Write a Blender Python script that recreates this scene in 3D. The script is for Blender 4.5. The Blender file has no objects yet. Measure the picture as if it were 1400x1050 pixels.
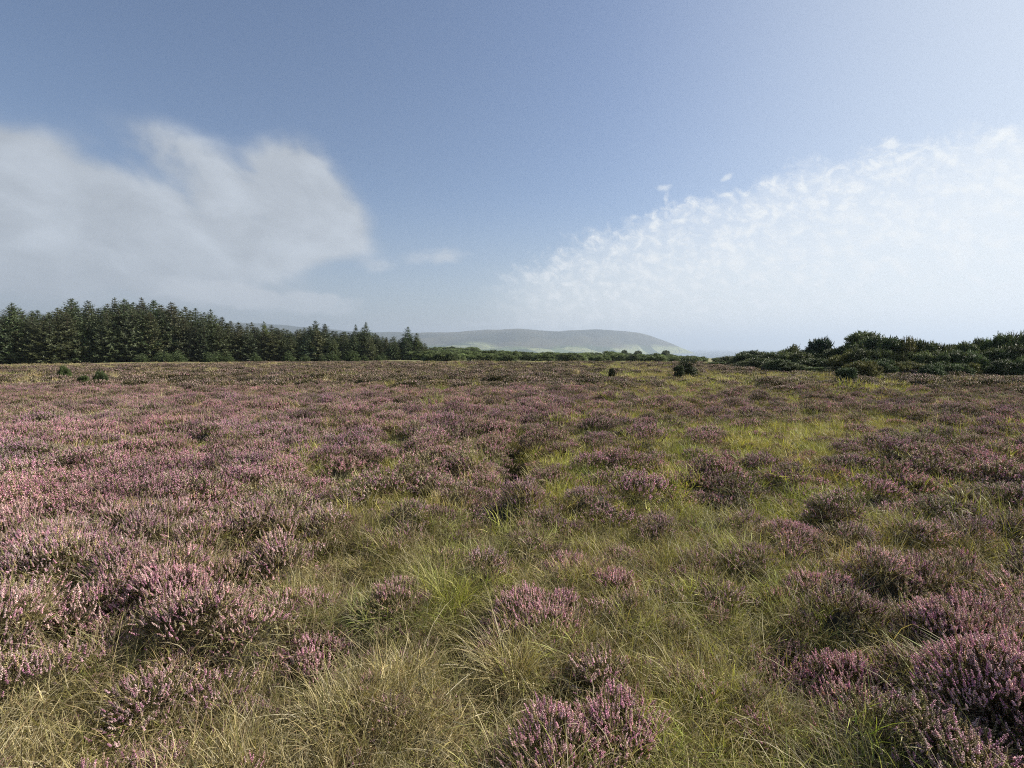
import bpy, math, random
import numpy as np
from math import radians as R, pi
random.seed(7)
rng = np.random.default_rng(11)
scn = bpy.context.scene
COL = scn.collection

# ------------------------------------------------------------------ camera geometry (reference photo 1400 x 1050)
F = 700.0; CZ = 1.72; HOR = 476.0
TH = math.atan((525 - HOR) / F)
def ray(px, py):
    a = (px - 700) / F; b = (525 - py) / F
    return (a, math.cos(TH) + b * math.sin(TH), -math.sin(TH) + b * math.cos(TH))
def on_ground(px, py, z=0.0):
    x, y, k = ray(px, py); t = (CZ - z) / -k
    return x * t, y * t
def at_depth(px, Y):
    x, y, k = ray(px, HOR); return x / y * Y, Y

# ------------------------------------------------------------------ noise
_P = rng.permutation(512); _A = rng.random(512) * 2 * pi
def perlin(x, y):
    x = np.asarray(x, float); y = np.asarray(y, float)
    xi = np.floor(x).astype(int); yi = np.floor(y).astype(int); xf = x - xi; yf = y - yi
    u = xf * xf * xf * (xf * (xf * 6 - 15) + 10); v = yf * yf * yf * (yf * (yf * 6 - 15) + 10)
    def g(i, j, dx, dy):
        h = _A[_P[(_P[(xi + i) & 511] + yi + j) & 511]]
        return np.cos(h) * dx + np.sin(h) * dy
    a = g(0, 0, xf, yf); b = g(1, 0, xf - 1, yf); c = g(0, 1, xf, yf - 1); d = g(1, 1, xf - 1, yf - 1)
    return (a + (b - a) * u) * (1 - v) + (c + (d - c) * u) * v
def fbm(x, y, o=3, g=0.5):
    s = 0; a = 1
    for i in range(o):
        s = s + a * perlin(x + 17.3 * i, y - 9.1 * i); x = x * 2.03; y = y * 2.03; a *= g
    return s
def sst(a, b, x):
    t = np.clip((np.asarray(x, float) - a) / (b - a), 0, 1); return t * t * (3 - 2 * t)

# ------------------------------------------------------------------ land shape
ROWS = [485, 500, 520, 550, 600, 650, 700, 750, 800, 850, 900, 950, 1000, 1060, 1300]
BIAS = np.array([
 [.5,.5,.5,.5,.6,.6,.4,.4,.4,.4,.6,.7,.7,.7,.7],
 [.4,.4,.5,.5,.6,.7,.4,.4,.4,.3,.6,.7,.7,.7,.7],
 [.4,.5,.6,.7,.8,.8,.8,.8,.6,.4,.5,.6,.6,.7,.8],
 [.6,.7,.8,.8,.8,.8,.85,.85,.6,.5,.5,.4,.6,.7,.7],
 [.8,.8,.7,.7,.6,.7,.8,.8,.7,.6,.5,.3,.5,.6,.7],
 [1.,1.,1.,.95,.85,.6,.6,.7,.6,.5,.7,.5,.6,.6,.6],
 [1.1,1.1,1.05,1.,.85,.4,.35,.4,.3,.4,.35,.55,.6,.6,.65],
 [1.,1.,.95,.85,.6,.2,.2,.4,.3,.2,.4,.45,.6,.6,.5],
 [.95,.85,.9,.8,.5,.2,.1,.4,.4,.05,.2,.65,.7,.7,.6],
 [.95,.8,.85,.75,.75,.35,.1,.3,.2,.05,.35,.7,.75,.75,.8],
 [.65,.45,.5,.6,.6,.3,.1,.1,.05,.05,.2,.55,.6,.75,.85],
 [.2,.2,.3,.25,.25,.2,.12,.2,.2,.05,.1,.15,.3,.5,.75],
 [.15,.2,.3,.2,.1,.1,.1,.3,.3,.05,.1,.1,.2,.3,.7],
 [.2,.2,.2,.2,.1,.1,.1,.3,.3,.1,.1,.1,.2,.3,.6],
 [.3,.3,.3,.3,.3,.3,.3,.3,.3,.3,.3,.3,.3,.3,.5]])
BIAS[4:10, 5:13] -= .175; BIAS[2:5, 8:13] -= .14
def bias_at(x, y):
    yy = np.maximum(y, 0.6)
    dep = np.arctan2(CZ - 0.1, yy) - TH
    py = 525 + F * np.tan(dep)
    zc = yy / math.cos(TH) * 1.0
    px = 700 + F * x / np.maximum(zc + (CZ) * math.sin(TH), 0.4)
    fx = np.clip(px / 100, 0, 13.999); fr = np.interp(py, ROWS, range(len(ROWS)))
    fr = np.clip(fr, 0, len(ROWS) - 1.001)
    i = fr.astype(int); j = fx.astype(int); a = fr - i; b = fx - j
    B = BIAS
    return (B[i, j] * (1 - b) + B[i, j + 1] * b) * (1 - a) + (B[i + 1, j] * (1 - b) + B[i + 1, j + 1] * b) * a

# heather clumps one can tell apart: px, py, radius (m), bloom 0..1, label
CLUMPS = [
 (738, 822, .30, 1.0, 'bright pink heather clump alone in the grass, with a dark hollow under its lower edge'),
 (676, 838, .12, .9, 'small pink heather tuft just beside the bright pink clump and its dark hollow'),
 (775, 752, .20, .8, 'pink heather clump among yellow grass behind the bright pink clump'),
 (838, 780, .15, .7, 'little pale heather tuft beyond and to the right of the bright pink clump'),
 (760, 1000, .20, .9, 'pale lilac heather clump with tall spikes at the bottom edge of the view'),
 (850, 975, .17, .8, 'loose heather clump with spread spikes beside long straw grass at the bottom edge'),
 (235, 815, .30, .8, 'wide heather mound in pink bloom with dark stems showing on its near side'),
 (300, 790, .26, .5, 'faded orange pink heather mound joined to the wide pink mound'),
 (430, 858, .28, .8, 'heather mound in pink bloom above a dark hollow of long grass'),
 (372, 745, .22, 1., 'vivid pink heather mound with reddish side next to the grassy hollow'),
 (52, 885, .26, .6, 'pale heather clump with dark shadowed foot at the left edge'),
 (60, 770, .30, .9, 'purple heather mound at the left edge beyond the pale clump'),
 (1078, 862, .27, .6, 'rounded grey pink heather clump with a deep dark foot beside bright green grass'),
 (1185, 900, .29, .8, 'heather clump with purple band of bloom above the long dark hollow'),
 (1125, 795, .26, .6, 'dark mauve heather mound behind the rounded grey pink clump'),
 (1325, 875, .32, .6, 'broad dull heather mound full of brown stems near the right edge'),
 (1375, 985, .30, 1., 'magenta heather clump in the lower right corner of the moor'),
 (1310, 780, .27, .5, 'low grey pink heather mound beyond the broad dull mound'),
 (212, 1015, .13, .8, 'little pink heather tuft in dead grass at the lower left'),
 (540, 808, .20, .5, 'flat faded heather clump next to the yellow green grass tussock'),
 (100, 1048, .12, .5, 'tiny faded heather tuft at the bottom edge on the left'),
 (985, 622, .38, .6, 'large lilac heather hummock standing up in the middle distance grass'),
 (930, 650, .28, .6, 'small lilac heather hummock in front of the large lilac one'),
 (745, 606, .60, .5, 'dark sided tall heather hummock beside the narrow black gap in the middle of the moor'),
 (752, 652, .42, .5, 'heather hummock just below the tall dark sided one beside the black gap'),
 (1090, 722, .28, .8, 'long reddish pink heather strip in the middle distance'),
]
TUSS = [
 (612, 800, .16, 'Y', 'bright yellow green grass tussock beside the flat faded heather'),
 (455, 735, .20, 'G', 'dark green grass tussock with pale blades beside the vivid pink heather mound'),
 (1040, 690, .30, 'Y', 'lush green grass tussock in the middle distance with a dark centre'),
 (960, 930, .24, 'S', 'wind combed straw tussock sweeping toward the bottom of the view'),
 (700, 880, .13, 'S', 'pale straw tussock right under the bright pink heather clump'),
 (1262, 720, .22, 'Y', 'vivid green grass tussock between heather mounds on the right'),
]
CP = [(on_ground(c[0], c[1]), c[2]) for c in CLUMPS]
def H(x, y, oc=3):
    x = np.asarray(x, float); y = np.asarray(y, float)
    d = np.hypot(x, y)
    n = fbm(x * 2.5 + 3, y * 2.1 + 8, oc, .6) * 1.25 + 0.4 * perlin(x * 0.30, y * 0.22)
    b0 = bias_at(x, y); v = b0 * .8 + .06 + n * 0.85 - .02 * sst(12, 30, d) + .5 * perlin(x * .16 + 3, y * .12) * sst(10, 22, d)
    rg = .35 * (1 - sst(.5, .8, b0))
    for gx_, gy_ in ((600, 990), (650, 960), (480, 960)):
        ex, ey = on_ground(gx_, gy_); v = v - .7 * np.exp(-((x - ex) ** 2 + (y - ey) ** 2) / .16)
    for (cx, cy), r in CP:
        q = np.hypot(x - cx, y - cy) / r
        v = np.where(q < 1.5, v - rg * (1 - sst(1.1, 1.5, q)), v)
    return v
def land(x, y):
    x = np.asarray(x, float); y = np.asarray(y, float)
    d = np.hypot(x, y); az = np.arctan2(x, np.maximum(y, 1e-3))
    z = -0.75 * sst(45, 100, d) - 0.3 * sst(100, 200, d)
    z = z - 2.2 * sst(90, 230, d) * sst(-.05, .22, az)
    z = z - 62 * sst(230, 1500, d)
    z = z + 0.16 * fbm(x / 7.0, y / 7.0, 2) * sst(2, 8, d) * (1 - 0.6 * sst(25, 50, d)) + 0.5 * fbm(x / 40.0 + 5, y / 40.0, 2) * sst(60, 120, d)
    return z
def hollow(x, y):
    s = 0
    s = s - .50 * np.exp(-((x - .04) / .32)**4 - ((y - 7.6 ) / 1.7)**4)
    for px, py, r, dep in ( (445, 748, .25, .25), (640, 862, .28, .22), (1080, 905, .38, .22), (385, 905, .3, .2), (350, 700, .3, .3), (1040, 700, .35, .2), (100, 870, .22, .2)):
        hx, hy = on_ground(px, py)
        s = s - dep * np.exp(-(((x - hx) / r) ** 2 + ((y - hy) / (r * .8)) ** 2))
    return s
def ground_z(x, y):
    x = np.asarray(x, float); y = np.asarray(y, float)
    h = sst(.34, .95, H(x, y, 1)); d = np.hypot(x, y)
    near = 1 - sst(50, 75, d)
    return land(x, y) + near * (0.22 * h * (1 - .35 * sst(12, 40, d)) - 0.11 + 0.20 * fbm(x * 2.3, y * 2.3, 2, .35) + .04 * h * perlin(x * 5, y * 5) + hollow(x, y))

# ------------------------------------------------------------------ node helper
def nt_expr(nt):
    class E:
        def __init__(s, sock): s.s = sock
        def __add__(a, b): return op('ADD', a, b)
        __radd__ = __add__
        def __sub__(a, b): return op('SUBTRACT', a, b)
        def __rsub__(a, b): return op('SUBTRACT', b, a)
        def __mul__(a, b): return op('MULTIPLY', a, b)
        __rmul__ = __mul__
        def __truediv__(a, b): return op('DIVIDE', a, b)
        def __neg__(a): return op('MULTIPLY', a, -1.0)
    def op(o, *a, clamp=False):
        n = nt.nodes.new('ShaderNodeMath'); n.operation = o; n.use_clamp = clamp
        for i, v in enumerate(a):
            if isinstance(v, E): nt.links.new(v.s, n.inputs[i])
            else: n.inputs[i].default_value = v
        return E(n.outputs[0])
    def ss(a, b, x):
        n = nt.nodes.new('ShaderNodeMapRange'); n.interpolation_type = 'SMOOTHSTEP'
        nt.links.new(x.s, n.inputs[0]); n.inputs[1].default_value = a; n.inputs[2].default_value = b
        return E(n.outputs[0])
    return E, op, ss
def new_mat(name):
    m = bpy.data.materials.new(name); m.use_nodes = True
    nt = m.node_tree; nt.nodes.clear(); return m, nt
def veg_mat(name, inst=False, transl=0.3, rough=0.55, tcol=(1.15, 1.2, .6)):
    m, nt = new_mat(name); N = nt.nodes.new; L = nt.links.new
    a = N('ShaderNodeAttribute'); a.attribute_name = 'Col'
    oi = N('ShaderNodeObjectInfo')
    mx = N('ShaderNodeMix'); mx.data_type = 'RGBA'; mx.blend_type = 'MULTIPLY'; mx.inputs[0].default_value = 1
    L(a.outputs['Color'], mx.inputs[6])
    if inst:
        t = N('ShaderNodeAttribute'); t.attribute_type = 'INSTANCER'; t.attribute_name = 'tint'; L(t.outputs['Color'], mx.inputs[7])
    else: L(oi.outputs['Color'], mx.inputs[7])
    col = mx.outputs[2]
    p = N('ShaderNodeBsdfPrincipled'); p.inputs['Roughness'].default_value = rough; p.inputs['Specular IOR Level'].default_value = 0.25
    L(col, p.inputs['Base Color'])
    o = N('ShaderNodeOutputMaterial')
    if transl > 0:
        tr = N('ShaderNodeBsdfTranslucent'); m2 = N('ShaderNodeMix'); m2.data_type = 'RGBA'; m2.blend_type = 'MULTIPLY'; m2.inputs[0].default_value = 1
        L(col, m2.inputs[6]); m2.inputs[7].default_value = (*tcol, 1); L(m2.outputs[2], tr.inputs[0])
        ms = N('ShaderNodeMixShader'); ms.inputs[0].default_value = transl
        L(p.outputs[0], ms.inputs[1]); L(tr.outputs[0], ms.inputs[2]); L(ms.outputs[0], o.inputs[0])
    else: L(p.outputs[0], o.inputs[0])
    return m
M_PLANT_I = veg_mat('moor_plants_scattered', True, .22)
M_PLANT = veg_mat('moor_plants', False, .22)
M_NEEDLE = veg_mat('needles', False, .12, .55)
M_GORSE = veg_mat('gorse_shoots', False, .12, .55)
M_BARK = veg_mat('bark', False, 0, .9)

# ------------------------------------------------------------------ mesh from triangle soup
def mesh(name, V, T, C, mat):
    V = np.asarray(V, np.float32); T = np.asarray(T, np.int32); C = np.asarray(C, np.float32)
    me = bpy.data.meshes.new(name)
    me.vertices.add(len(V)); me.vertices.foreach_set('co', V.ravel())
    me.loops.add(len(T) * 3); me.loops.foreach_set('vertex_index', T.ravel())
    me.polygons.add(len(T)); me.polygons.foreach_set('loop_start', np.arange(0, len(T) * 3, 3, dtype=np.int32))
    me.update(calc_edges=True)
    if C.shape[1] == 3: C = np.hstack([C, np.ones((len(C), 1), np.float32)])
    ca = me.color_attributes.new('Col', 'FLOAT_COLOR', 'POINT'); ca.data.foreach_set('color', C.ravel())
    me.materials.append(mat); return me
class Soup:
    def __init__(s): s.V = []; s.T = []; s.C = []; s.n = 0
    def add(s, V, T, C):
        V = np.asarray(V, float); T = np.asarray(T, int)
        C = np.asarray(C, float)
        if C.ndim == 1: C = np.tile(C, (len(V), 1))
        s.V.append(V); s.T.append(T + s.n); s.C.append(C); s.n += len(V)
    def arr(s): return np.concatenate(s.V), np.concatenate(s.T), np.concatenate(s.C)
    def mesh(s, name, mat): return mesh(name, *s.arr(), mat)
def frames(D):
    """orthonormal frames with third axis D (n,3)"""
    D = D / np.linalg.norm(D, axis=1, keepdims=True)
    a = np.where(np.abs(D[:, 2:3]) < .9, np.array([[0, 0, 1.]]), np.array([[1., 0, 0]]))
    X = np.cross(a, D); X /= np.linalg.norm(X, axis=1, keepdims=True)
    return X, np.cross(D, X), D
def stamp(S, tv, tt, tc, P, D, scale, spin, tint):
    """place template (tv,tt,tc) at P along D with scale (n,) or (n,3), spin (n,), tint (n,3)"""
    n = len(P); X, Y, Z = frames(D)
    c, s_ = np.cos(spin)[:, None], np.sin(spin)[:, None]
    X, Y = X * c + Y * s_, Y * c - X * s_
    sc = np.asarray(scale, float)
    if sc.ndim == 1: sc = np.stack([sc] * 3, 1)
    q = tv[None] * sc[:, None, :]
    W = P[:, None, :] + q[..., 0:1] * X[:, None] + q[..., 1:2] * Y[:, None] + q[..., 2:3] * Z[:, None]
    m = len(tv)
    S.add(W.reshape(-1, 3), (tt[None] + (np.arange(n) * m)[:, None, None]).reshape(-1, 3), (tc[None] * tint[:, None, :]).reshape(-1, 3))
OCT_V = np.array([[.5,0,.35],[0,.5,.35],[-.5,0,.35],[0,-.5,.35],[0,0,0],[0,0,1.]])
OCT_T = np.array([[0,1,5],[1,2,5],[2,3,5],[3,0,5],[1,0,4],[2,1,4],[3,2,4],[0,3,4]])
LEAF_V = np.array([[-.5,0,0],[.5,0,0],[0,0,1.]]); LEAF_T = np.array([[0,1,2]])
DIA_V = np.array([[0,0,0],[-.5,0,.4],[.5,0,.4],[0,0,1.]]); DIA_T = np.array([[0,2,1],[1,2,3]])
CONE_V = np.array([[.5,0,0],[-.25,.43,0],[-.25,-.43,0],[0,0,1.]]); CONE_T = np.array([[0,1,3],[1,2,3],[2,0,3]])
ONE = np.ones(3)

def tube(S, pts, r0, r1, col, k=3):
    pts = np.asarray(pts, float); n = len(pts)
    D = np.gradient(pts, axis=0); X, Y, _ = frames(D)
    V = []
    for i in range(n):
        r = r0 + (r1 - r0) * i / (n - 1)
        for j in range(k):
            a = 2 * pi * j / k; V.append(pts[i] + r * (X[i] * math.cos(a) + Y[i] * math.sin(a)))
    T = []
    for i in range(n - 1):
        for j in range(k):
            a, b, c, d = i*k+j, i*k+(j+1)%k, (i+1)*k+(j+1)%k, (i+1)*k+j
            T += [[a, b, c], [a, c, d]]
    S.add(V, T, col)

# ------------------------------------------------------------------ heather
PINKS = np.array([[.74,.34,.56],[.82,.48,.64],[.62,.28,.50],[.90,.68,.76],[.66,.32,.45],[.56,.36,.34],[.80,.58,.60],[.88,.72,.72]])
DULL = np.array([[.56,.46,.26],[.42,.42,.18],[.66,.44,.30],[.50,.34,.37],[.58,.44,.43],[.34,.24,.20],[.46,.32,.40],[.42,.32,.20],[.64,.52,.46]])
def sprig(SF, SS, kind, det, L=.098, bloom=1.):
    """one sprig along z, base at the origin: flowers into SF, stem and leaves into SS"""
    bend = rng.normal(0, .10, 2) * L
    f = lambda t: np.stack([bend[0]*t**2, bend[1]*t**2, L*t], -1)
    t = np.linspace(0, 1, 4 if det == 0 else 2)
    if det < 2: tube(SS, f(t), .0016 if det == 0 else .002, .0008, np.array([.10,.065,.05]) * rng.uniform(.6, 1.4), 3)
    nl = (26, 10, 6)[det]; sz = (.010, .018, .040)[det]; wd = (.0030, .006, .015)[det]
    tl = rng.uniform(.30, .85, nl); a = rng.uniform(0, 2*pi, nl)
    D = np.stack([np.cos(a)*.8, np.sin(a)*.8, np.full(nl, .9)], 1)
    g = np.array([.095,.100,.040]) * rng.uniform(.5, 1.6, (nl, 1)) + rng.uniform(0, .09, (nl, 1)) ** 1.0 * np.array([1, .75, .2]) * rng.random()
    if det == 2: g = g * .62
    stamp(SS, LEAF_V, LEAF_T, np.ones((3, 3)), f(tl), D, np.stack([np.full(nl, wd), np.full(nl, wd), sz*rng.uniform(.7,1.4,nl)], 1), a + 1, g)
    nf = (22, 8, 4)[det]; s0 = rng.uniform(.50, .76)
    pal = PINKS if kind == 'P' else DULL
    if det == 2 and kind == 'M': pal = pal[2:]
    base = pal[rng.integers(len(pal))]
    tf = np.linspace(s0, 1.0, nf) + rng.normal(0, .01, nf); a = np.arange(nf) * 2.4 + rng.uniform(0, 6)
    D = np.stack([np.cos(a), np.sin(a), rng.uniform(.3, 1.2, nf)], 1)
    fc = (base * .6 + pal[rng.integers(len(pal), size=nf)] * .4) * rng.uniform(.75, 1.25, (nf, 1))
    if det == 2: fc = fc * .60 + np.array([.085, .06, .045])
    s = (.0054, .0096, .0160)[det] * rng.uniform(.75, 1.2, nf) * (1.25 - .55 * (tf - s0) / (1 - s0))
    if det < 2: tv, tt = OCT_V, OCT_T
    else: tv, tt = CONE_V, CONE_T
    stamp(SF, tv, tt, np.ones((len(tv), 3)), f(tf), D, np.stack([s*.8, s*.8, s*1.2], 1), a, fc)
PINKS *= 1.12; PINKS[:, 1] *= .90; PINKS[:, 2] *= .92; DULL[:, 2] *= .80; PINKS[:, 1] *= 1.03
SPR = {}
def sprigs(kind, det):
    if (kind, det) not in SPR:
        out = []
        for i in range(10):
            a, b = Soup(), Soup(); sprig(a, b, kind, det); out.append((a.arr(), b.arr()))
        SPR[kind, det] = out
    return SPR[kind, det]
def clump(kind, det, rad, n, hmul=1.0, spread=.7, dome=.5, mix=.0):
    SF, SS = Soup(), Soup()
    rr = rad * np.sqrt(rng.random(n)); aa = rng.random(n) * 2 * pi
    lob = 1 + .18 * np.sin(aa * 3 + rng.uniform(0, 6)) + .12 * np.sin(aa * 5 + rng.uniform(0, 6)); rr = rr * lob
    P = np.stack([rr*np.cos(aa), rr*np.sin(aa), np.zeros(n)], 1)
    q = rr / rad
    if dome > .6:      # a full clump: one low dome carrying several lumps
        nl_ = 7; la = rng.uniform(0, 6.3, nl_); lr = rad * np.sqrt(rng.uniform(.02, .7, nl_)); lx, ly = lr*np.cos(la), lr*np.sin(la); lh = rng.uniform(.10, .34, nl_) * rad * 1.1; lw = rad * rng.uniform(.22, .38, nl_)
        bump = np.max(lh[None] * np.exp(-((P[:, :1]-lx)**2 + (P[:, 1:2]-ly)**2) / lw[None]**2), axis=1)
        P[:, 2] += bump
        tone_ = np.argmin((P[:, :1]-lx)**2 + (P[:, 1:2]-ly)**2, axis=1)
    P[:, 2] += ((dome - .50 if dome > .6 else dome) * rad * (1 - np.minimum(q, 1)**2.4)) + rng.normal(0, .010, n)
    D = np.stack([np.cos(aa)*q*spread, np.sin(aa)*q*spread, np.ones(n)], 1) + rng.normal(0, .16, (n, 3))
    if dome > .6:      # woody stems under the dome of a full clump
        for q_ in rng.choice(n, min(n, 90), replace=False):
            tube(SS, [[P[q_,0]*.3, P[q_,1]*.3, -.04], [P[q_,0]*.75, P[q_,1]*.75, P[q_,2]*.55], P[q_]], .0035, .0018, np.array([.075,.05,.038]) * rng.uniform(.6, 1.5), 3)
    k = rng.integers(10, size=n)
    kk = np.where(rng.random(n) < mix, 1, 0)
    for other in (0, 1):
        kd = kind if other == 0 else ('M' if kind == 'P' else 'P')
        T = sprigs(kd, det)
        for i in range(10):
            m = (k == i) & (kk == other)
            if not m.any(): continue
            c = m.sum(); sc = rng.uniform(.7, 1.15, c) * hmul; sp = rng.uniform(0, 6.3, c); ti = np.ones((c, 3)) * rng.uniform(.8, 1.2, (c, 1))
            stamp(SF, *T[i][0], P[m], D[m], sc, sp, ti); stamp(SS, *T[i][1], P[m], D[m], sc, sp, ti)
    return SF, SS

# ------------------------------------------------------------------ grass
GR = {'G': np.array([[.21,.24,.045],[.29,.31,.06],[.11,.13,.03],[.30,.28,.08],[.50,.43,.22],[.20,.14,.08]]),
      'Y': np.array([[.40,.43,.07],[.50,.49,.10],[.25,.31,.05],[.50,.45,.16],[.28,.31,.055],[.18,.15,.06]]),
      'S': np.array([[.52,.43,.21],[.66,.57,.33],[.42,.33,.15],[.24,.16,.09],[.27,.26,.08],[.40,.34,.12],[.16,.11,.07],[.62,.55,.38]])}
def blades(kind, det, rad, n, L=(.12, .34), w=None, lean=.35, flat=.0, wind=(-.12, -.05)):
    S = Soup(); w = w or (.0038, .0058, .011)[det]; seg = (4, 3, 2)[det]
    rr = rad * np.sqrt(rng.random(n)); aa = rng.random(n) * 2 * pi
    P = np.stack([rr*np.cos(aa), rr*np.sin(aa), np.full(n, -.02)], 1)
    le = rng.uniform(*L, n); az = aa + rng.normal(0, 1.1, n)
    tilt = np.abs(rng.normal(lean * .6, lean * .7, n)) + flat * rng.random(n); curl = rng.uniform(.2, 1.5, n)
    pts = [P]; p = P.copy(); ang = tilt.copy()
    for s in range(seg):
        st = le / seg
        p = p + np.stack([np.cos(az)*np.sin(ang) + wind[0]*s/seg, np.sin(az)*np.sin(ang) + wind[1]*s/seg, np.cos(ang)], 1) * st[:, None]
        ang = ang + curl / seg; pts.append(p.copy())
    face = rng.uniform(0, pi, n); side = np.stack([np.cos(face), np.sin(face), np.zeros(n)], 1)
    V = []; 
    for i, q in enumerate(pts[:-1]):
        ww = w * (1, .9, .75, .5)[i] * rng.uniform(.7, 1.3, n)[:, None] / 2
        V += [q - side*ww, q + side*ww]
    V.append(pts[-1]); m = len(V); V = np.stack(V, 1)
    T = []
    for i in range(seg - 1): T += [[2*i, 2*i+1, 2*i+3], [2*i, 2*i+3, 2*i+2]]
    T.append([2*seg-2, 2*seg-1, 2*seg]); T = np.array(T)
    pal = GR[kind]; c = pal[rng.integers(len(pal), size=n)] * rng.uniform(.7, 1.25, (n, 1))
    tipc = c * .6 + np.array([.52,.43,.22]) * .4
    C = np.stack([c + (tipc - c) * (i // 2) / seg for i in range(m)], 1)
    S.add(V.reshape(-1, 3), (T[None] + (np.arange(n)*m)[:, None, None]).reshape(-1, 3), C.reshape(-1, 3))
    return S

# ------------------------------------------------------------------ scatter (stuff) through geometry nodes
def scatter(name, protos, P, rot, scl, idx, tint, label, cat):
    pc = bpy.data.collections.new(name + '_pieces')
    for i, me in enumerate(protos):
        o = bpy.data.objects.new('%s_piece_%03d' % (name, i), me); pc.objects.link(o)
    me = bpy.data.meshes.new(name); n = len(P)
    me.vertices.add(n); me.vertices.foreach_set('co', P.astype(np.float32).ravel())
    for nm, ty, key, dat in (('rot', 'FLOAT_VECTOR', 'vector', rot), ('scl', 'FLOAT_VECTOR', 'vector', scl), ('tint', 'FLOAT_COLOR', 'color', tint)):
        at = me.attributes.new(nm, ty, 'POINT'); at.data.foreach_set(key, dat.astype(np.float32).ravel())
    at = me.attributes.new('idx', 'INT', 'POINT'); at.data.foreach_set('value', idx.astype(np.int32))
    o = bpy.data.objects.new(name, me); COL.objects.link(o)
    g = bpy.data.node_groups.new(name + '_scatter', 'GeometryNodeTree')
    g.interface.new_socket('Geometry', in_out='INPUT', socket_type='NodeSocketGeometry')
    g.interface.new_socket('Geometry', in_out='OUTPUT', socket_type='NodeSocketGeometry')
    N = g.nodes.new; L = g.links.new
    gi, go = N('NodeGroupInput'), N('NodeGroupOutput'); ip = N('GeometryNodeInstanceOnPoints')
    ci = N('GeometryNodeCollectionInfo'); ci.inputs[0].default_value = pc; ci.inputs['Separate Children'].default_value = True; ci.inputs['Reset Children'].default_value = True
    def att(nm, ty):
        a = N('GeometryNodeInputNamedAttribute'); a.data_type = ty; a.inputs[0].default_value = nm; return a.outputs[0]
    er = N('FunctionNodeEulerToRotation'); L(att('rot', 'FLOAT_VECTOR'), er.inputs[0])
    mp = N('GeometryNodeMeshToPoints'); L(gi.outputs[0], mp.inputs[0])
    L(mp.outputs[0], ip.inputs['Points']); L(ci.outputs[0], ip.inputs['Instance']); ip.inputs['Pick Instance'].default_value = True
    L(att('idx', 'INT'), ip.inputs['Instance Index']); L(er.outputs[0], ip.inputs['Rotation']); L(att('scl', 'FLOAT_VECTOR'), ip.inputs['Scale'])
    L(ip.outputs[0], go.inputs[0])
    md = o.modifiers.new('scatter', 'NODES'); md.node_group = g
    o['kind'] = 'stuff'; o['label'] = label; o['category'] = cat
    return o
def jitter(y0, y1, cell, side=2.5):
    y2 = y1 * 1.45 if y1 < 60 else y1; xs = np.arange(-(y2 * 1.12 + side), y2 * 1.12 + side, cell); ys = np.arange(max(y0, -1) * .45 - 1, y2, cell)
    X, Y = np.meshgrid(xs, ys); X = X.ravel() + rng.uniform(-.5, .5, X.size) * cell; Y = Y.ravel() + rng.uniform(-.5, .5, Y.size) * cell
    d = np.hypot(X, Y * 1.0); dd = np.maximum(Y, d * .72)
    dd = dd * (1 + .25 * perlin(X * 1.7, Y * 1.7) + .2 * perlin(X * 7, Y * 7)) if y1 < 60 else np.where(dd > 40, dd, dd * (1 + .25 * perlin(X * 1.7, Y * 1.7) + .2 * perlin(X * 7, Y * 7)))
    m = (dd >= y0) & (dd < y1) & (np.abs(X) < Y * 1.12 + side) & (Y > .25)
    return X[m], Y[m]

# grass and heather building pieces
gp, hp = [], []; GI, HI = {}, {}
for det in range(3):
    for k in 'GYS':
        GI[det, k] = []
        for v in range(3):
            if det == 0: S = blades(k, 0, .14, 80, (.04, .20), lean=.95, flat=.5 if v == 2 else 0)
            elif det == 1: S = blades(k, 1, .23, 125, (.05, .23), lean=.85)
            else: S = blades(k, 2, .50, 230, (.07, .24), lean=.5)
            GI[det, k].append(len(gp)); gp.append(S.mesh('grass_piece', M_PLANT_I))
# single tall bents and lying straw
GI[0, 'L'] = []
for v in range(3):
    S = blades('S', 0, .30, 12, (.28, .58), w=.0028, lean=.55); GI[0, 'L'].append(len(gp)); gp.append(S.mesh('grass_piece', M_PLANT_I))
GI[0, 'B'] = []
for v in range(3):
    S = blades('S', 0, .15, 130, (.02, .09), w=.0035, lean=1.2, flat=.4); GI[0, 'B'].append(len(gp)); gp.append(S.mesh('grass_piece', M_PLANT_I))
GI[0, 'D'] = []
for v in range(3):
    S = blades('S', 0, .22, 110, (.10, .32), w=.003, lean=1.1, flat=.5); GI[0, 'D'].append(len(gp)); gp.append(S.mesh('grass_piece', M_PLANT_I))
for det, (rad, n, hm) in enumerate(((.11, 58, 1.), (.22, 130, 1.), (.50, 260, 1.35))):
    for k in 'PM':
        HI[det, k] = []
        for v in range(4):
            a, b = clump(k, det, rad, n, hm, .6, .35 if det < 2 else .25, .3)
            S = Soup()
            for q in (a, b): S.add(*q.arr())
            HI[det, k].append(len(hp)); hp.append(S.mesh('heather_piece', M_PLANT_I))

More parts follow.
